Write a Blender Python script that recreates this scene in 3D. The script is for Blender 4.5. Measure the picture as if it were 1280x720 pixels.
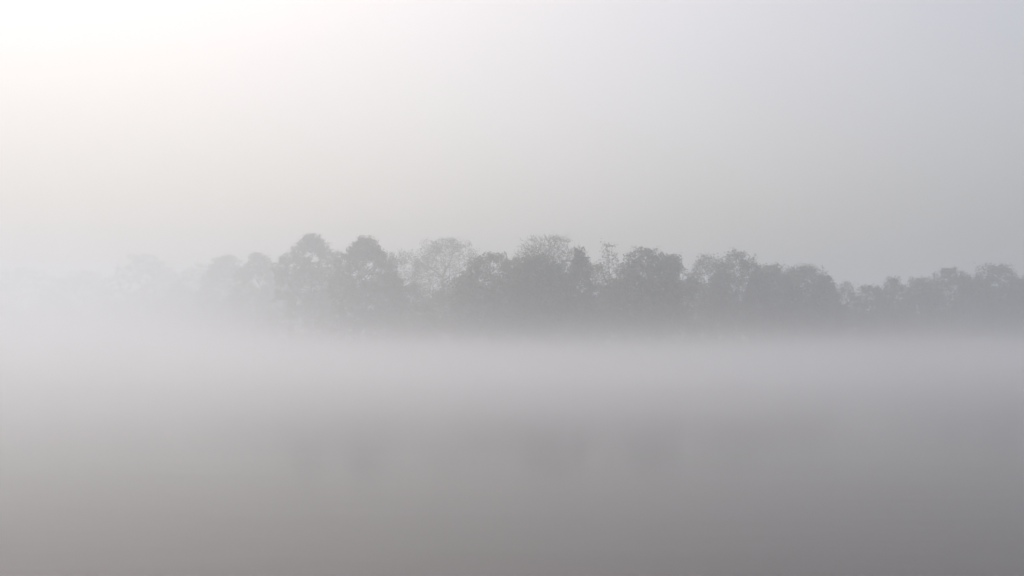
import bpy, math, random
import numpy as np

for o in list(bpy.data.objects):
    bpy.data.objects.remove(o)
SC = bpy.context.scene
COL = SC.collection
R = math.radians

# ------------------------------------------------------------------ camera
CAM_H = 1.9                      # eye height above the water, on a low bank / jetty
F = 1300.0                       # focal length in photo pixels (1280 wide)
HOR = 428.0                      # photo row of the horizon
cd = bpy.data.cameras.new('camera'); cam = bpy.data.objects.new('camera', cd)
COL.objects.link(cam); SC.camera = cam
cd.sensor_width = 36.0; cd.lens = 36.0 * F / 1280.0
cd.clip_start = 0.1; cd.clip_end = 20000.0
cam.location = (0, 0, CAM_H)
cam.rotation_euler = (R(90) + math.atan((HOR - 360.0) / F), 0, 0)

# ------------------------------------------------------------------ sky and sun
SUN_EL, SUN_AZ = 62.0, -34.0     # a low morning sun behind the fog, ahead and to the left
w = bpy.data.worlds.new('World'); SC.world = w; w.use_nodes = True
nt = w.node_tree; bg = nt.nodes['Background']
sky = nt.nodes.new('ShaderNodeTexSky'); sky.sky_type = 'NISHITA'; sky.sun_disc = False
sky.sun_elevation = R(SUN_EL); sky.sun_rotation = R(SUN_AZ)
sky.air_density = 1.0; sky.dust_density = 7.5; sky.ozone_density = 1.0
hs = nt.nodes.new('ShaderNodeHueSaturation'); hs.inputs['Saturation'].default_value = 0.9
nt.links.new(sky.outputs[0], hs.inputs['Color'])
tint = nt.nodes.new('ShaderNodeMix'); tint.data_type = 'RGBA'; tint.blend_type = 'MULTIPLY'
tint.inputs[0].default_value = 1.0; tint.inputs[7].default_value = (1.10, 0.995, 0.89, 1)    # warm white balance
nt.links.new(hs.outputs[0], tint.inputs[6])
nt.links.new(tint.outputs[2], bg.inputs[0]); bg.inputs[1].default_value = 0.125

sl = bpy.data.lights.new('sun', 'SUN'); so = bpy.data.objects.new('sun', sl); COL.objects.link(so)
sl.energy = 3.2 ; sl.angle = R(8.0); sl.color = (1.0, 0.855, 0.62)
so.rotation_euler = (R(90 - SUN_EL), 0, R(180 - SUN_AZ))   # lamp shines away from the sun's azimuth
so.location = (-60, 80, 60)

vs = SC.view_settings
vs.view_transform = 'Standard'; vs.look = 'None'; vs.gamma = 1.0; vs.use_curve_mapping = False
vs.exposure = 0.44 
# the air
FOG_COLOR = (.785, .874, .995)
MIST_COLOR = (.848, .897, .978)
FOG_G = 0.8
HAZE_DENSITY = 0.0044
MIST_DENSITY = 0.088; MIST_SCALE = 1.05; MIST_NEAR = (-14.0, 46.0); MIST_X = -1.0; MIST_SLANT = 1.1
BANK_DENSITY = 0.016                # a taller fog bank drifting over the far left shore

SC.cycles.use_denoising = True
SC.cycles.volume_step_rate = 0.35
SC.cycles.volume_bounces = 3
SC.cycles.use_guiding = True; SC.cycles.use_volume_guiding = True
SC.cycles.max_bounces = 8
SC.cycles.transparent_max_bounces = 16


# ------------------------------------------------------------------ helpers
def tag(o, label=None, cat=None, group=None, kind=None):
    if label: o['label'] = label
    if cat: o['category'] = cat
    if group: o['group'] = group
    if kind: o['kind'] = kind
    return o


def mesh_obj(name, V, faces, mats, parent=None, mat_index=None, smooth=False):
    me = bpy.data.meshes.new(name)
    if isinstance(faces, np.ndarray):
        nv, nf, k = len(V), len(faces), faces.shape[1]
        me.vertices.add(nv); me.loops.add(nf * k); me.polygons.add(nf)
        me.vertices.foreach_set('co', np.asarray(V, np.float32).ravel())
        me.loops.foreach_set('vertex_index', faces.astype(np.int32).ravel())
        me.polygons.foreach_set('loop_start', np.arange(0, nf * k, k, dtype=np.int32))
        me.update(calc_edges=True)
    else:
        me.from_pydata([tuple(v) for v in V], [], faces)
    for m in mats: me.materials.append(m)
    if mat_index is not None:
        me.polygons.foreach_set('material_index', np.asarray(mat_index, np.int32))
    if smooth:
        me.polygons.foreach_set('use_smooth', np.ones(len(me.polygons), bool))
    me.update()
    o = bpy.data.objects.new(name, me); COL.objects.link(o)
    if parent is not None: o.parent = parent
    return o


def new_mat(name):
    m = bpy.data.materials.new(name); m.use_nodes = True
    return m, m.node_tree, m.node_tree.nodes['Principled BSDF']


def leaf_material(name, c1, c2, trans=0.25):
    m, t, p = new_mat(name)
    out = t.nodes['Material Output']
    tc = t.nodes.new('ShaderNodeTexCoord'); nz = t.nodes.new('ShaderNodeTexNoise')
    nz.inputs['Scale'].default_value = 1.3; nz.inputs['Detail'].default_value = 4
    rp = t.nodes.new('ShaderNodeValToRGB')
    rp.color_ramp.elements[0].color = (*c1, 1); rp.color_ramp.elements[1].color = (*c2, 1)
    rp.color_ramp.elements[0].position = 0.35; rp.color_ramp.elements[1].position = 0.65
    t.links.new(tc.outputs['Object'], nz.inputs['Vector']); t.links.new(nz.outputs[0], rp.inputs[0])
    t.links.new(rp.outputs[0], p.inputs['Base Color'])
    p.inputs['Roughness'].default_value = 0.6
    tr = t.nodes.new('ShaderNodeBsdfTranslucent'); t.links.new(rp.outputs[0], tr.inputs[0])
    mx = t.nodes.new('ShaderNodeMixShader'); mx.inputs[0].default_value = trans
    t.links.new(p.outputs[0], mx.inputs[1]); t.links.new(tr.outputs[0], mx.inputs[2])
    t.links.new(mx.outputs[0], out.inputs[0])
    return m


def bark_material():
    m, t, p = new_mat('bark')
    tc = t.nodes.new('ShaderNodeTexCoord'); mp = t.nodes.new('ShaderNodeMapping')
    mp.inputs['Scale'].default_value = (6, 6, 1)
    nz = t.nodes.new('ShaderNodeTexNoise'); nz.inputs['Scale'].default_value = 3; nz.inputs['Detail'].default_value = 6
    rp = t.nodes.new('ShaderNodeValToRGB')
    rp.color_ramp.elements[0].color = (.035, .03, .026, 1); rp.color_ramp.elements[1].color = (.11, .095, .08, 1)
    t.links.new(tc.outputs['Object'], mp.inputs[0]); t.links.new(mp.outputs[0], nz.inputs['Vector'])
    t.links.new(nz.outputs[0], rp.inputs[0]); t.links.new(rp.outputs[0], p.inputs['Base Color'])
    bp = t.nodes.new('ShaderNodeBump'); bp.inputs['Strength'].default_value = .6; bp.inputs['Distance'].default_value = .03
    t.links.new(nz.outputs[0], bp.inputs['Height']); t.links.new(bp.outputs[0], p.inputs['Normal'])
    p.inputs['Roughness'].default_value = .9
    return m


BARK = bark_material()
LEAF = {
    'green': leaf_material('leaf_green', (.040, .052, .026), (.075, .085, .040)),
    'olive': leaf_material('leaf_olive', (.055, .058, .026), (.105, .100, .045)),
    'dark': leaf_material('leaf_dark', (.028, .038, .024), (.052, .064, .034)),
    'russet': leaf_material('leaf_russet', (.060, .052, .028), (.110, .085, .045)),
}


# ------------------------------------------------------------------ where the shore runs
# photo column -> distance of the water's edge, a wooded point that recedes on both sides
SH_X = [-1400, -500, 0, 200, 330, 430, 560, 680, 820, 900, 1040, 1160, 1300, 1800, 2700]
SH_D = [900, 580, 440, 370, 270, 205, 190, 176, 178, 200, 212, 222, 228, 330, 640]


def shore(px): return float(np.interp(px, SH_X, SH_D)) * F / 1600.0


def bank_h(px, back):
    """height of the ground `back` metres behind the water's edge"""
    base = float(np.interp(back, [-6, 0, 2, 8, 30, 120, 700], [-.7, -.02, .35, .8, 1.5, 3.0, 5.0]))
    n = .18 * math.sin(px * .031 + back * .13) + .12 * math.sin(px * .083 - back * .21 + 1.3)
    return base + n * min(1, max(0, back) / 4)


def ground_pt(px, back):
    D = shore(px) + back
    return ((px - 640.0) / F * D, D)


# ------------------------------------------------------------------ ground
def build_ground():
    xs = np.arange(-1400, 2701, 12.0)
    bk = [-6, -1.5, 0, 1, 2, 4, 8, 14, 22, 34, 55, 90, 150, 260, 450, 700]
    V = []; Fq = []
    for px in xs:
        wob = 1.2 * math.sin(px * .05) + .8 * math.sin(px * .117 + 2)
        for b in bk:
            x, y = ground_pt(px, b)
            y += wob
            V.append((x, y, bank_h(px, b)))
    nb = len(bk)
    for i in range(len(xs) - 1):
        for j in range(nb - 1):
            a = i * nb + j
            Fq.append((a, a + nb, a + nb + 1, a + 1))
    m, t, p = new_mat('bank_soil')
    tc = t.nodes.new('ShaderNodeTexCoord')
    nz = t.nodes.new('ShaderNodeTexNoise'); nz.inputs['Scale'].default_value = .6; nz.inputs['Detail'].default_value = 8
    rp = t.nodes.new('ShaderNodeValToRGB')
    rp.color_ramp.elements[0].color = (.045, .038, .026, 1); rp.color_ramp.elements[1].color = (.07, .08, .035, 1)
    t.links.new(tc.outputs['Object'], nz.inputs['Vector']); t.links.new(nz.outputs[0], rp.inputs[0])
    t.links.new(rp.outputs[0], p.inputs['Base Color']); p.inputs['Roughness'].default_value = .95
    bp = t.nodes.new('ShaderNodeBump'); bp.inputs['Strength'].default_value = .8; bp.inputs['Distance'].default_value = .15
    t.links.new(nz.outputs[0], bp.inputs['Height']); t.links.new(bp.outputs[0], p.inputs['Normal'])
    g = mesh_obj('ground', V, np.array(Fq), [m], smooth=True)
    tag(g, 'low wooded far bank of soil and grass beyond the misty lake', 'ground', kind='structure')


build_ground()


# ------------------------------------------------------------------ water
def build_water():
    S = 2400.0
    V = [(-S, -S, 0), (S, -S, 0), (S, S, 0), (-S, S, 0)]
    m, t, p = new_mat('lake_water')
    p.inputs['Base Color'].default_value = (.012, .008, .009, 1)
    p.inputs['Roughness'].default_value = .10
    p.inputs['IOR'].default_value = 1.333
    tc = t.nodes.new('ShaderNodeTexCoord'); mp = t.nodes.new('ShaderNodeMapping')
    mp.inputs['Scale'].default_value = (.25, .9, 1)
    nz = t.nodes.new('ShaderNodeTexNoise'); nz.inputs['Scale'].default_value = .9; nz.inputs['Detail'].default_value = 3
    bp = t.nodes.new('ShaderNodeBump'); bp.inputs['Strength'].default_value = .06; bp.inputs['Distance'].default_value = .05
    t.links.new(tc.outputs['Object'], mp.inputs[0]); t.links.new(mp.outputs[0], nz.inputs['Vector'])
    t.links.new(nz.outputs[0], bp.inputs['Height']); t.links.new(bp.outputs[0], p.inputs['Normal'])
    o = mesh_obj('water', V, [(0, 1, 2, 3)], [m])
    tag(o, 'calm grey lake surface under drifting mist', 'water', kind='structure')


build_water()


# ------------------------------------------------------------------ trees
def tubes(P, Q, r0, r1, sides):
    """prisms from P to Q, one per edge"""
    n = len(P)
    d = Q - P; L = np.linalg.norm(d, axis=1, keepdims=True) + 1e-6; d = d / L
    ref = np.where(np.abs(d[:, 2:3]) > .9, np.array([[1., 0, 0]]), np.array([[0., 0, 1.]]))
    u = np.cross(d, ref); u /= np.linalg.norm(u, axis=1, keepdims=True) + 1e-9
    v = np.cross(d, u)
    ang = np.arange(sides) * 2 * np.pi / sides
    ring = u[:, None, :] * np.cos(ang)[None, :, None] + v[:, None, :] * np.sin(ang)[None, :, None]
    A = P[:, None, :] + ring * r0[:, None, None]
    B = Q[:, None, :] + ring * r1[:, None, None]
    V = np.concatenate([A, B], 1).reshape(-1, 3)
    i = np.arange(sides); j = (i + 1) % sides
    quad = np.stack([i, j, j + sides, i + sides], 1)
    Fq = (quad[None] + (np.arange(n) * 2 * sides)[:, None, None]).reshape(-1, 4)
    return V, Fq


STY = {
    #          crown base, points, leaves per tip, leaf spread, leaf size, shell bias, lump, tip radius, top-heavy fan
    'dense':  dict(base=.10, n=520, lv=24, sp=.32, ls=.17, shell=.55, lump=.27, tip=.016, fan=0.0),
    'clumpy': dict(base=.16, n=360, lv=34, sp=.26, ls=.17, shell=.50, lump=.30, tip=.020, fan=0.1),
    'sparse': dict(base=.12, n=620, lv=9, sp=.30, ls=.13, shell=.60, lump=.30, tip=.016, fan=.25),
    'bare':   dict(base=.22, n=1100, lv=2, sp=.20, ls=.11, shell=.62, lump=.12, tip=.026, fan=.50),
    'spire':  dict(base=.10, n=260, lv=6, sp=.25, ls=.15, shell=.45, lump=.40, tip=.020, fan=0.0),
    'shrub':  dict(base=.00, n=150, lv=26, sp=.33, ls=.16, shell=.40, lump=.35, tip=.012, fan=0.0),
}


def grow_tree(name, loc, H, W, style, leaf, seed, detail=1.0, stems=1):
    s = STY[style]; rng = np.random.default_rng(seed)
    n = int(s['n'] * detail * min(2.6, max(.55, (W * H / 100.0) ** .8)))
    zb = H * s['base']
    # lumpy crown envelope: random directions push the radius in and out
    K = 9
    ld = rng.normal(size=(K, 3)); ld /= np.linalg.norm(ld, axis=1, keepdims=True)
    la = rng.uniform(-.5, 1, K) * s['lump']
    dirs = rng.normal(size=(n * 2, 3)); dirs /= np.linalg.norm(dirs, axis=1, keepdims=True)
    rad = rng.uniform(0, 1, n * 2) ** (1 / 3.0)
    rad = rad * (1 - s['shell']) + s['shell'] * rng.uniform(.55, 1, n * 2)
    rad *= np.where(rng.uniform(size=n * 2) < .07, rng.uniform(1.0, 1.16, n * 2), 1.0)   # stray boughs break the outline
    dots = dirs @ ld.T
    mul = 1 + (np.clip(dots - .55, 0, 1) / .45 * la[None]).sum(1)
    mul += s['lump'] * .35 * np.sin(dirs[:, 0] * 7 + seed) * np.sin(dirs[:, 2] * 8 + seed * 1.7)
    if style == 'clumpy':                     # leave hollows between the leafy sprays
        keep = np.sin(dirs[:, 0] * 6 + seed) + np.sin(dirs[:, 1] * 5 + seed * .6) + np.sin(dirs[:, 2] * 7 + seed * .3) > -1.25
    else:
        keep = np.ones(n * 2, bool)
    p = dirs * (rad * mul)[:, None]
    p = p[keep][:n]
    z = (p[:, 2] + 1) / 2                      # 0 at the crown's foot, 1 at its top
    wz = np.where(z > .5, 1.0, 1.0 - s['fan'] * (1 - 2 * np.clip(z, 0, .5)))
    if style == 'spire': wz = wz * np.clip(1.25 - .75 * z, .3, 1.2)
    P = np.stack([p[:, 0] * W / 2 * wz, p[:, 1] * W / 2 * wz, zb + z * (H - zb)], 1)
    P[:, 2] = np.clip(P[:, 2], .25, None)
    # fit the crown exactly to the height and width asked for
    zlo, zhi = P[:, 2].min(), np.percentile(P[:, 2], 99)
    zn = (P[:, 2] - zlo) / (zhi - zlo)
    zn = np.where(zn > 1, 1 - (zn - 1) * .5, zn)
    if style in ('dense', 'clumpy'):           # heads narrow towards the tip
        P[:, :2] *= (1 - (.62 if style == 'clumpy' else .32) * np.clip((zn - .55) / .45, 0, 1) ** 1.4)[:, None]
    P[:, 2] = zb + zn * (H - zb - (.25 if style == 'bare' else .55))
    P[:, 2] = np.clip(P[:, 2], .2, None)
    hw = np.percentile(np.abs(P[:, :2]), 97)
    P[:, :2] *= W * .5 / max(hw, .1)
    P[:, :2] = np.clip(P[:, :2], -W * .55, W * .55)
    # trunk nodes, a gently wandering line (several stems for shrubs)
    nodes = []; par = []; ln = []
    top = H * (.62 if style not in ('spire', 'shrub') else (.9 if style == 'spire' else .35))
    for st in range(stems):
        nt_ = max(4, int(top / .7))
        a, b = rng.uniform(0, 6.28, 2); lean = rng.normal(0, .03 if stems == 1 else .35, 2)
        off = rng.normal(0, .04, 2) * (stems > 1)
        for k in range(nt_):
            zz = -.35 + (top + .35) * k / (nt_ - 1)
            wv = .018 * H * (zz / H)
            nodes.append((off[0] + lean[0] * zz + wv * math.sin(a + zz * .5), off[1] + lean[1] * zz + wv * math.cos(b + zz * .4), zz))
            par.append(-1 if k == 0 else len(nodes) - 2)
            ln.append(0.0 if k == 0 else ln[-1] + top / nt_ * .55)
    n0 = len(nodes)
    C = np.zeros((n0 + len(P), 3)); C[:n0] = nodes
    Ln = np.zeros(n0 + len(P)); Ln[:n0] = ln
    order = np.argsort(np.linalg.norm(P - np.array([0, 0, max(zb, .2 * H)]), axis=1))
    cnt = n0
    for q in P[order]:
        dv = q - C[:cnt]
        d = np.linalg.norm(dv, axis=1)
        # branches climb: going down from a node costs extra
        cost = d * (1 + .9 * np.clip(-dv[:, 2] / (d + 1e-6), 0, 1)) + .30 * Ln[:cnt]
        cost[:1] += 50
        i = int(np.argmin(cost))
        C[cnt] = q; par.append(i); Ln[cnt] = Ln[i] + d[i]; cnt += 1
    par = np.array(par)
    tips = np.zeros(cnt); has = np.zeros(cnt, bool)
    for i in range(cnt - 1, -1, -1):
        if not has[i]: tips[i] = 1
        if par[i] >= 0:
            tips[par[i]] += tips[i]; has[par[i]] = True
    rad = s['tip'] * tips ** .44
    rad[:n0] *= 1.0
    e = np.where(par >= 0)[0]
    rp_ = np.minimum(rad[par[e]], rad[e] * 1.35)
    thick = (rad[e] > s['tip'] * 3.6) | (e < n0)
    root = bpy.data.objects.new(name, None); COL.objects.link(root)
    root.empty_display_size = .5; root.location = loc
    tr = e[thick]
    V, Fq = tubes(C[par[tr]], C[tr], rp_[thick], rad[tr], 7)
    mesh_obj('trunk', V, Fq, [BARK], root, smooth=True)
    # crown: thin boughs, twigs and leaves
    th = e[~thick]
    # boughs sag and bend: split every thin edge in two with an offset joint
    A = C[par[th]]; B = C[th]
    M = (A + B) / 2 + rng.normal(0, .07, A.shape) * np.linalg.norm(B - A, axis=1, keepdims=True) * 1.3
    rm = (rp_[~thick] + rad[th]) / 2
    V1, F1 = tubes(A, M, rp_[~thick], rm, 3)
    V2, F2 = tubes(M, B, rm, rad[th] * .8, 3)
    # twigs at the outer nodes
    outer = np.where(tips[:cnt] <= 3)[0]; outer = outer[outer >= n0]
    tw = np.repeat(outer, 3 if style in ('bare', 'sparse', 'spire') else 2)
    par_dir = C[tw] - C[par[tw]]; par_dir /= np.linalg.norm(par_dir, axis=1, keepdims=True) + 1e-6
    tdir = par_dir * .8 + rng.normal(0, .6, par_dir.shape) + np.array([0, 0, .25])
    tdir /= np.linalg.norm(tdir, axis=1, keepdims=True)
    tl = rng.uniform(.35, .85, len(tw))[:, None] * (1.1 if style != 'shrub' else .8)
    V3, F3 = tubes(C[tw], C[tw] + tdir * tl, np.full(len(tw), s['tip'] * .75), np.full(len(tw), s['tip'] * .3), 3)
    ntw = len(F1) + len(F2) + len(F3)
    # leaves
    lv = max(1, int(round(s['lv'])))
    src = np.concatenate([C[tw] + tdir * tl * rng.uniform(.3, 1, (len(tw), 1)), C[outer]])
    src = np.repeat(src, max(1, int(lv / 2.6)) if lv > 2 else 1, axis=0)
    if lv <= 2: src = src[rng.uniform(size=len(src)) < .55]
    c = src + rng.normal(0, s['sp'], src.shape) * np.array([1, 1, .75])
    m = len(c)
    nn = rng.normal(size=(m, 3)) + np.array([0, 0, .5]); nn /= np.linalg.norm(nn, axis=1, keepdims=True)
    t1 = np.cross(nn, rng.normal(size=(m, 3))); t1 /= np.linalg.norm(t1, axis=1, keepdims=True) + 1e-9
    t2 = np.cross(nn, t1)
    sz = s['ls'] * rng.uniform(.6, 1.35, (m, 1))
    LV = np.stack([c - t1 * sz, c + t2 * sz * .55, c + t1 * sz, c - t2 * sz * .55], 1).reshape(-1, 3)
    LV[:, 2] = np.clip(LV[:, 2], .05, None)
    LF = np.arange(m * 4).reshape(-1, 4)
    V = np.concatenate([V1, V2, V3, LV])
    Fq = np.concatenate([F1, F2 + len(V1), F3 + len(V1) + len(V2), LF + len(V1) + len(V2) + len(V3)])
    mi = np.concatenate([np.zeros(ntw, int), np.ones(m, int)])
    mesh_obj('crown', V, Fq, [BARK, LEAF[leaf]], root, mat_index=mi)
    return root


def plant(name, px, top, wpx, back, style, leaf, seed, label, cat='tree', group=None, detail=1.0, stems=1):
    x, y = ground_pt(px, back)
    g = bank_h(px, back)
    D = y
    H = CAM_H + (HOR - top) / F * D - g
    W = wpx / F * D
    o = grow_tree(name, (x, y, g), H, W, style, leaf, seed, detail, stems)
    tag(o, label, cat, group)
    return o


# px, top row, width px, metres behind the water's edge, style, leaf, name, label
TREES = [
    (-70, 330, 130, 30, 'dense', 'olive', 'broadleaf_tree', 'palest wide tree at the brightest foggy end of the treeline'),
    (28, 334, 110, 14, 'dense', 'olive', 'broadleaf_tree', 'very pale low tree almost dissolved in bright fog'),
    (105, 338, 80, 20, 'dense', 'olive', 'broadleaf_tree', 'faint low tree between two pale rounded trees in bright fog'),
    (188, 318, 92, 14, 'dense', 'olive', 'broadleaf_tree', 'pale dome shaped tree standing alone above the faint far treeline'),
    (243, 328, 56, 18, 'sparse', 'olive', 'broadleaf_tree', 'pale thin tree beside the dome shaped one'),
    (280, 318, 60, 10, 'dense', 'olive', 'broadleaf_tree', 'pale round topped tree two along from the big clumpy tree'),
    (322, 316, 58, 8, 'clumpy', 'olive', 'broadleaf_tree', 'pale spiky topped tree next to the tall clumpy tree'),
    (388, 292, 84, 6, 'clumpy', 'olive', 'broadleaf_tree', 'tallest olive tree with open clumpy leaf sprays and broad head'),
    (457, 295, 78, 7, 'clumpy', 'olive', 'broadleaf_tree', 'tall olive tree with narrow domed tip and drooping shoulders'),
    (499, 312, 40, 16, 'sparse', 'olive', 'broadleaf_tree', 'slight thin topped tree beside the domed olive tree'),
    (553, 296, 76, 34, 'sparse', 'olive', 'broadleaf_tree', 'tall faded feathery tree with fine branches set back in fog'),
    (612, 315, 90, 5, 'dense', 'dark', 'broadleaf_tree', 'dark round headed tree beside the feathery faded one'),
    (645, 326, 60, 12, 'dense', 'green', 'broadleaf_tree', 'dense lower tree against the bare fan shaped tree'),
    (684, 295, 84, 10, 'bare', 'russet', 'bare_tree', 'bare tree with fan of fine branches above darker foliage'),
    (676, 317, 66, 4, 'dense', 'dark', 'broadleaf_tree', 'dark leafy tree in front of the bare fan shaped tree'),
    (725, 311, 34, 6, 'clumpy', 'dark', 'broadleaf_tree', 'dark narrow tree with small round top beside the bare tree'),
    (745, 327, 40, 10, 'sparse', 'green', 'broadleaf_tree', 'open low tree between round top and slender spire'),
    (764, 302, 30, 7, 'spire', 'green', 'slender_tree', 'slender upright tree with thin pointed twiggy tip'),
    (803, 309, 80, 4, 'dense', 'dark', 'broadleaf_tree', 'broad dark domed tree, the most solid of the wood'),
    (838, 318, 56, 6, 'clumpy', 'green', 'broadleaf_tree', 'tree with upright leafy sprigs on shoulder of the dark dome'),
    (884, 316, 46, 12, 'sparse', 'green', 'broadleaf_tree', 'thin crowned tree at edge of the blue grey clump'),
    (924, 314, 70, 8, 'dense', 'green', 'broadleaf_tree', 'round topped blue grey tree, tallest beyond the dark dome'),
    (966, 330, 72, 7, 'dense', 'green', 'broadleaf_tree', 'flat topped blue grey tree below the round topped one'),
    (1004, 331, 70, 9, 'dense', 'green', 'broadleaf_tree', 'blue grey tree sloping down toward the gap'),
    (1032, 345, 34, 5, 'clumpy', 'green', 'broadleaf_tree', 'last small leafy tree before the open gap'),
    (1058, 352, 24, 8, 'bare', 'russet', 'bare_tree', 'small thin bare tree standing in the open gap'),
    (1090, 356, 44, 6, 'dense', 'green', 'broadleaf_tree', 'small bushy tree just past the open gap'),
    (1116, 347, 44, 7, 'clumpy', 'green', 'broadleaf_tree', 'upright leafy tree joined to a small bushy one'),
    (1151, 347, 50, 6, 'dense', 'green', 'broadleaf_tree', 'small dense tree leaning on the broad headed pair'),
    (1187, 334, 76, 8, 'dense', 'dark', 'broadleaf_tree', 'broad flat headed tree deep in blue fog'),
    (1222, 348, 50, 10, 'dense', 'green', 'broadleaf_tree', 'lower tree in the dip between two broad headed trees'),
    (1249, 330, 74, 8, 'dense', 'dark', 'broadleaf_tree', 'tall smooth domed tree at darkest end of the treeline'),
    (1284, 344, 46, 7, 'dense', 'green', 'broadleaf_tree', 'lower tree leaning out just past the tall smooth domed tree'),
    (1330, 336, 70, 9, 'dense', 'dark', 'broadleaf_tree', 'outermost dense tree beyond the leaning one at the dark end'),
]
for i, (px, top, wpx, back, sty, leaf, nm, lab) in enumerate(TREES):
    plant(nm, px, top, wpx, back, sty, leaf, 100 + i * 7, lab)

# trees further back in the wood that close the gaps between the front ones
SKY_X = [t[0] for t in TREES]; SKY_Y = [t[1] for t in TREES]
rng = random.Random(5)
k = 0
for row, (b0, b1, d0, d1) in enumerate(((16, 30, 30, 58),)):
    px = -60 - 20 * row
    while px < 1330:
        loc_top = float(np.interp(px, sorted(SKY_X), [y for _, y in sorted(zip(SKY_X, SKY_Y))]))
        if not (1042 < px < 1072):
            plant('broadleaf_tree', px, max(loc_top + rng.uniform(d0, d1), 334), rng.uniform(50, 66), rng.uniform(b0, b1), 'dense',
                  rng.choice(['green', 'olive', 'dark']), 900 + k, 'lower tree deep in the wood, seen only between the front trees', 'tree',
                  'trees deep in the wood', detail=.9)
        px += rng.uniform(36, 48); k += 1

# shrubs along the water's edge
px = -40
k = 0
while px < 1320:
    plant('shrub', px, rng.uniform(376, 396), rng.uniform(26, 40), rng.uniform(1.5, 4.5), 'shrub', rng.choice(['green', 'olive', 'dark']),
          2000 + k, 'low leafy shrub on the bank beneath the trees', 'shrub', 'shrubs along the bank', stems=3)
    px += rng.uniform(17, 27); k += 1


# ------------------------------------------------------------------ air: haze box and low mist
def volume_mat(name, color, density, aniso):
    m = bpy.data.materials.new(name); m.use_nodes = True
    t = m.node_tree; t.nodes.clear()
    out = t.nodes.new('ShaderNodeOutputMaterial'); pv = t.nodes.new('ShaderNodeVolumePrincipled')
    pv.inputs['Color'].default_value = (*color, 1)
    pv.inputs['Density'].default_value = density
    pv.inputs['Anisotropy'].default_value = aniso
    t.links.new(pv.outputs[0], out.inputs['Volume'])
    return m


def box_obj(name, lo, hi, mat):
    V = [(x, y, z) for x in (lo[0], hi[0]) for y in (lo[1], hi[1]) for z in (lo[2], hi[2])]
    Fq = [(0, 1, 3, 2), (4, 6, 7, 5), (0, 4, 5, 1), (2, 3, 7, 6), (0, 2, 6, 4), (1, 5, 7, 3)]
    return mesh_obj(name, V, Fq, [mat])


HAZE = volume_mat('haze_air', FOG_COLOR, HAZE_DENSITY, FOG_G)
hz = box_obj('haze', (-2500, -2500, -2.0), (2500, 2500, 34.0), HAZE)
tag(hz, 'pale morning haze filling the air over lake and trees', 'haze', kind='stuff')


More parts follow.
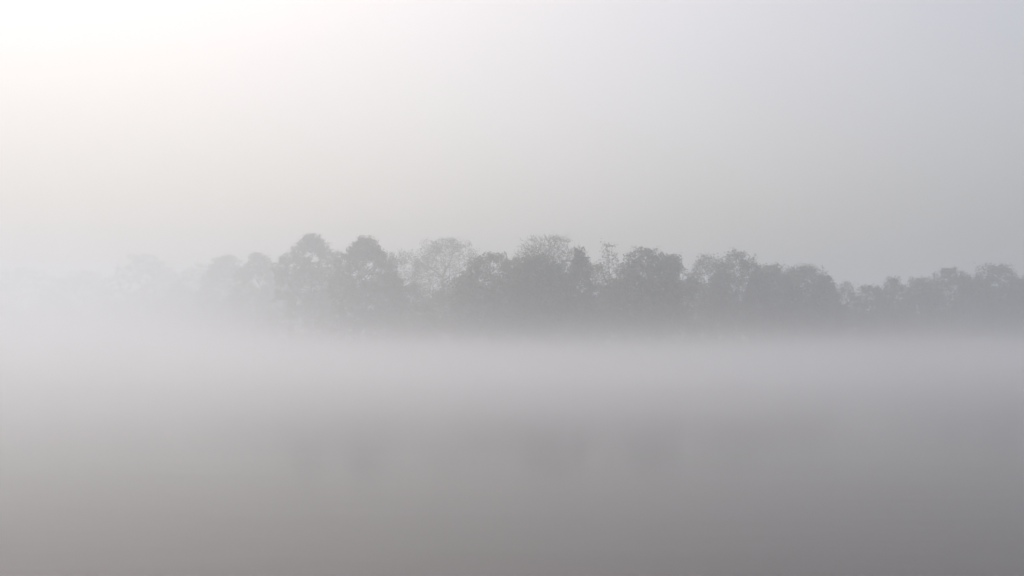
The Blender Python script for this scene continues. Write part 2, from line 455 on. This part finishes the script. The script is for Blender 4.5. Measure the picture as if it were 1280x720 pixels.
def build_mist():
    """low mist: one closed box over the water, thickest at the surface, thinning upwards and towards the near shore"""
    m = bpy.data.materials.new('mist_air'); m.use_nodes = True
    t = m.node_tree; t.nodes.clear(); N = t.nodes.new; L = t.links.new

    def math_(op, a, b=None, c=None):
        n = N('ShaderNodeMath'); n.operation = op
        for i, v in enumerate((a, b, c)):
            if v is None: continue
            if isinstance(v, (int, float)): n.inputs[i].default_value = v
            else: L(v, n.inputs[i])
        return n.outputs[0]

    tc = N('ShaderNodeTexCoord'); sp = N('ShaderNodeSeparateXYZ'); L(tc.outputs['Object'], sp.inputs[0])
    x, y, z = sp.outputs
    fall = math_('EXPONENT', math_('MULTIPLY', math_('MAXIMUM', z, 0.0), -1.0 / MIST_SCALE))
    drift = math_('MINIMUM', math_('MULTIPLY', math_('MAXIMUM', math_('ADD', x, MIST_X), 0.0), MIST_SLANT), 45.0)
    mr = N('ShaderNodeMapRange'); mr.interpolation_type = 'SMOOTHSTEP'
    L(math_('SUBTRACT', y, drift), mr.inputs[0])
    mr.inputs[1].default_value = MIST_NEAR[0]; mr.inputs[2].default_value = MIST_NEAR[1]
    mr.inputs[3].default_value = 0.02; mr.inputs[4].default_value = 1.0
    mp = N('ShaderNodeMapping'); mp.inputs['Scale'].default_value = (.018, .03, .14); L(tc.outputs['Object'], mp.inputs[0])
    nz = N('ShaderNodeTexNoise'); nz.inputs['Detail'].default_value = 2.0; L(mp.outputs[0], nz.inputs['Vector'])
    nz.inputs['Scale'].default_value = 1.0
    swirl = math_('MAXIMUM', math_('MULTIPLY_ADD', nz.outputs[0], 2.6, -0.3), 0.1)
    dens = math_('MULTIPLY', math_('MULTIPLY', fall, mr.outputs[0]), math_('MULTIPLY', swirl, MIST_DENSITY))
    bx = N('ShaderNodeMapRange'); bx.interpolation_type = 'SMOOTHSTEP'; L(x, bx.inputs[0])
    bx.inputs[1].default_value = 6.0; bx.inputs[2].default_value = -58.0
    by = N('ShaderNodeMapRange'); by.interpolation_type = 'SMOOTHSTEP'; L(y, by.inputs[0])
    by.inputs[1].default_value = 30.0; by.inputs[2].default_value = 150.0
    bz = math_('EXPONENT', math_('MULTIPLY', math_('MAXIMUM', z, 0.0), -1.0 / 8.5))
    mq = N('ShaderNodeMapping'); mq.inputs['Scale'].default_value = (.028, .028, .07); L(tc.outputs['Object'], mq.inputs[0])
    nq = N('ShaderNodeTexNoise'); nq.inputs['Detail'].default_value = 2.0; nq.inputs['Scale'].default_value = 1.0
    L(mq.outputs[0], nq.inputs['Vector'])
    pq = N('ShaderNodeMapRange'); pq.interpolation_type = 'SMOOTHSTEP'; L(nq.outputs[0], pq.inputs[0])
    pq.inputs[1].default_value = .48; pq.inputs[2].default_value = .70
    veil = math_('MULTIPLY_ADD', pq.outputs[0], 0.45, bx.outputs[0])       # torn patches drifting among the trees
    bank = math_('MULTIPLY', math_('MULTIPLY', veil, by.outputs[0]), math_('MULTIPLY', bz, BANK_DENSITY))
    dens = math_('ADD', dens, bank)
    pv = N('ShaderNodeVolumePrincipled'); out = N('ShaderNodeOutputMaterial')
    pv.inputs['Color'].default_value = (*MIST_COLOR, 1); pv.inputs['Anisotropy'].default_value = FOG_G
    L(dens, pv.inputs['Density']); L(pv.outputs[0], out.inputs['Volume'])
    o = box_obj('mist', (-640, -60, -1.2), (620, 640, 33.0), m)
    tag(o, 'low white mist lying over the lake in front of the trees', 'mist', kind='stuff')


build_mist()
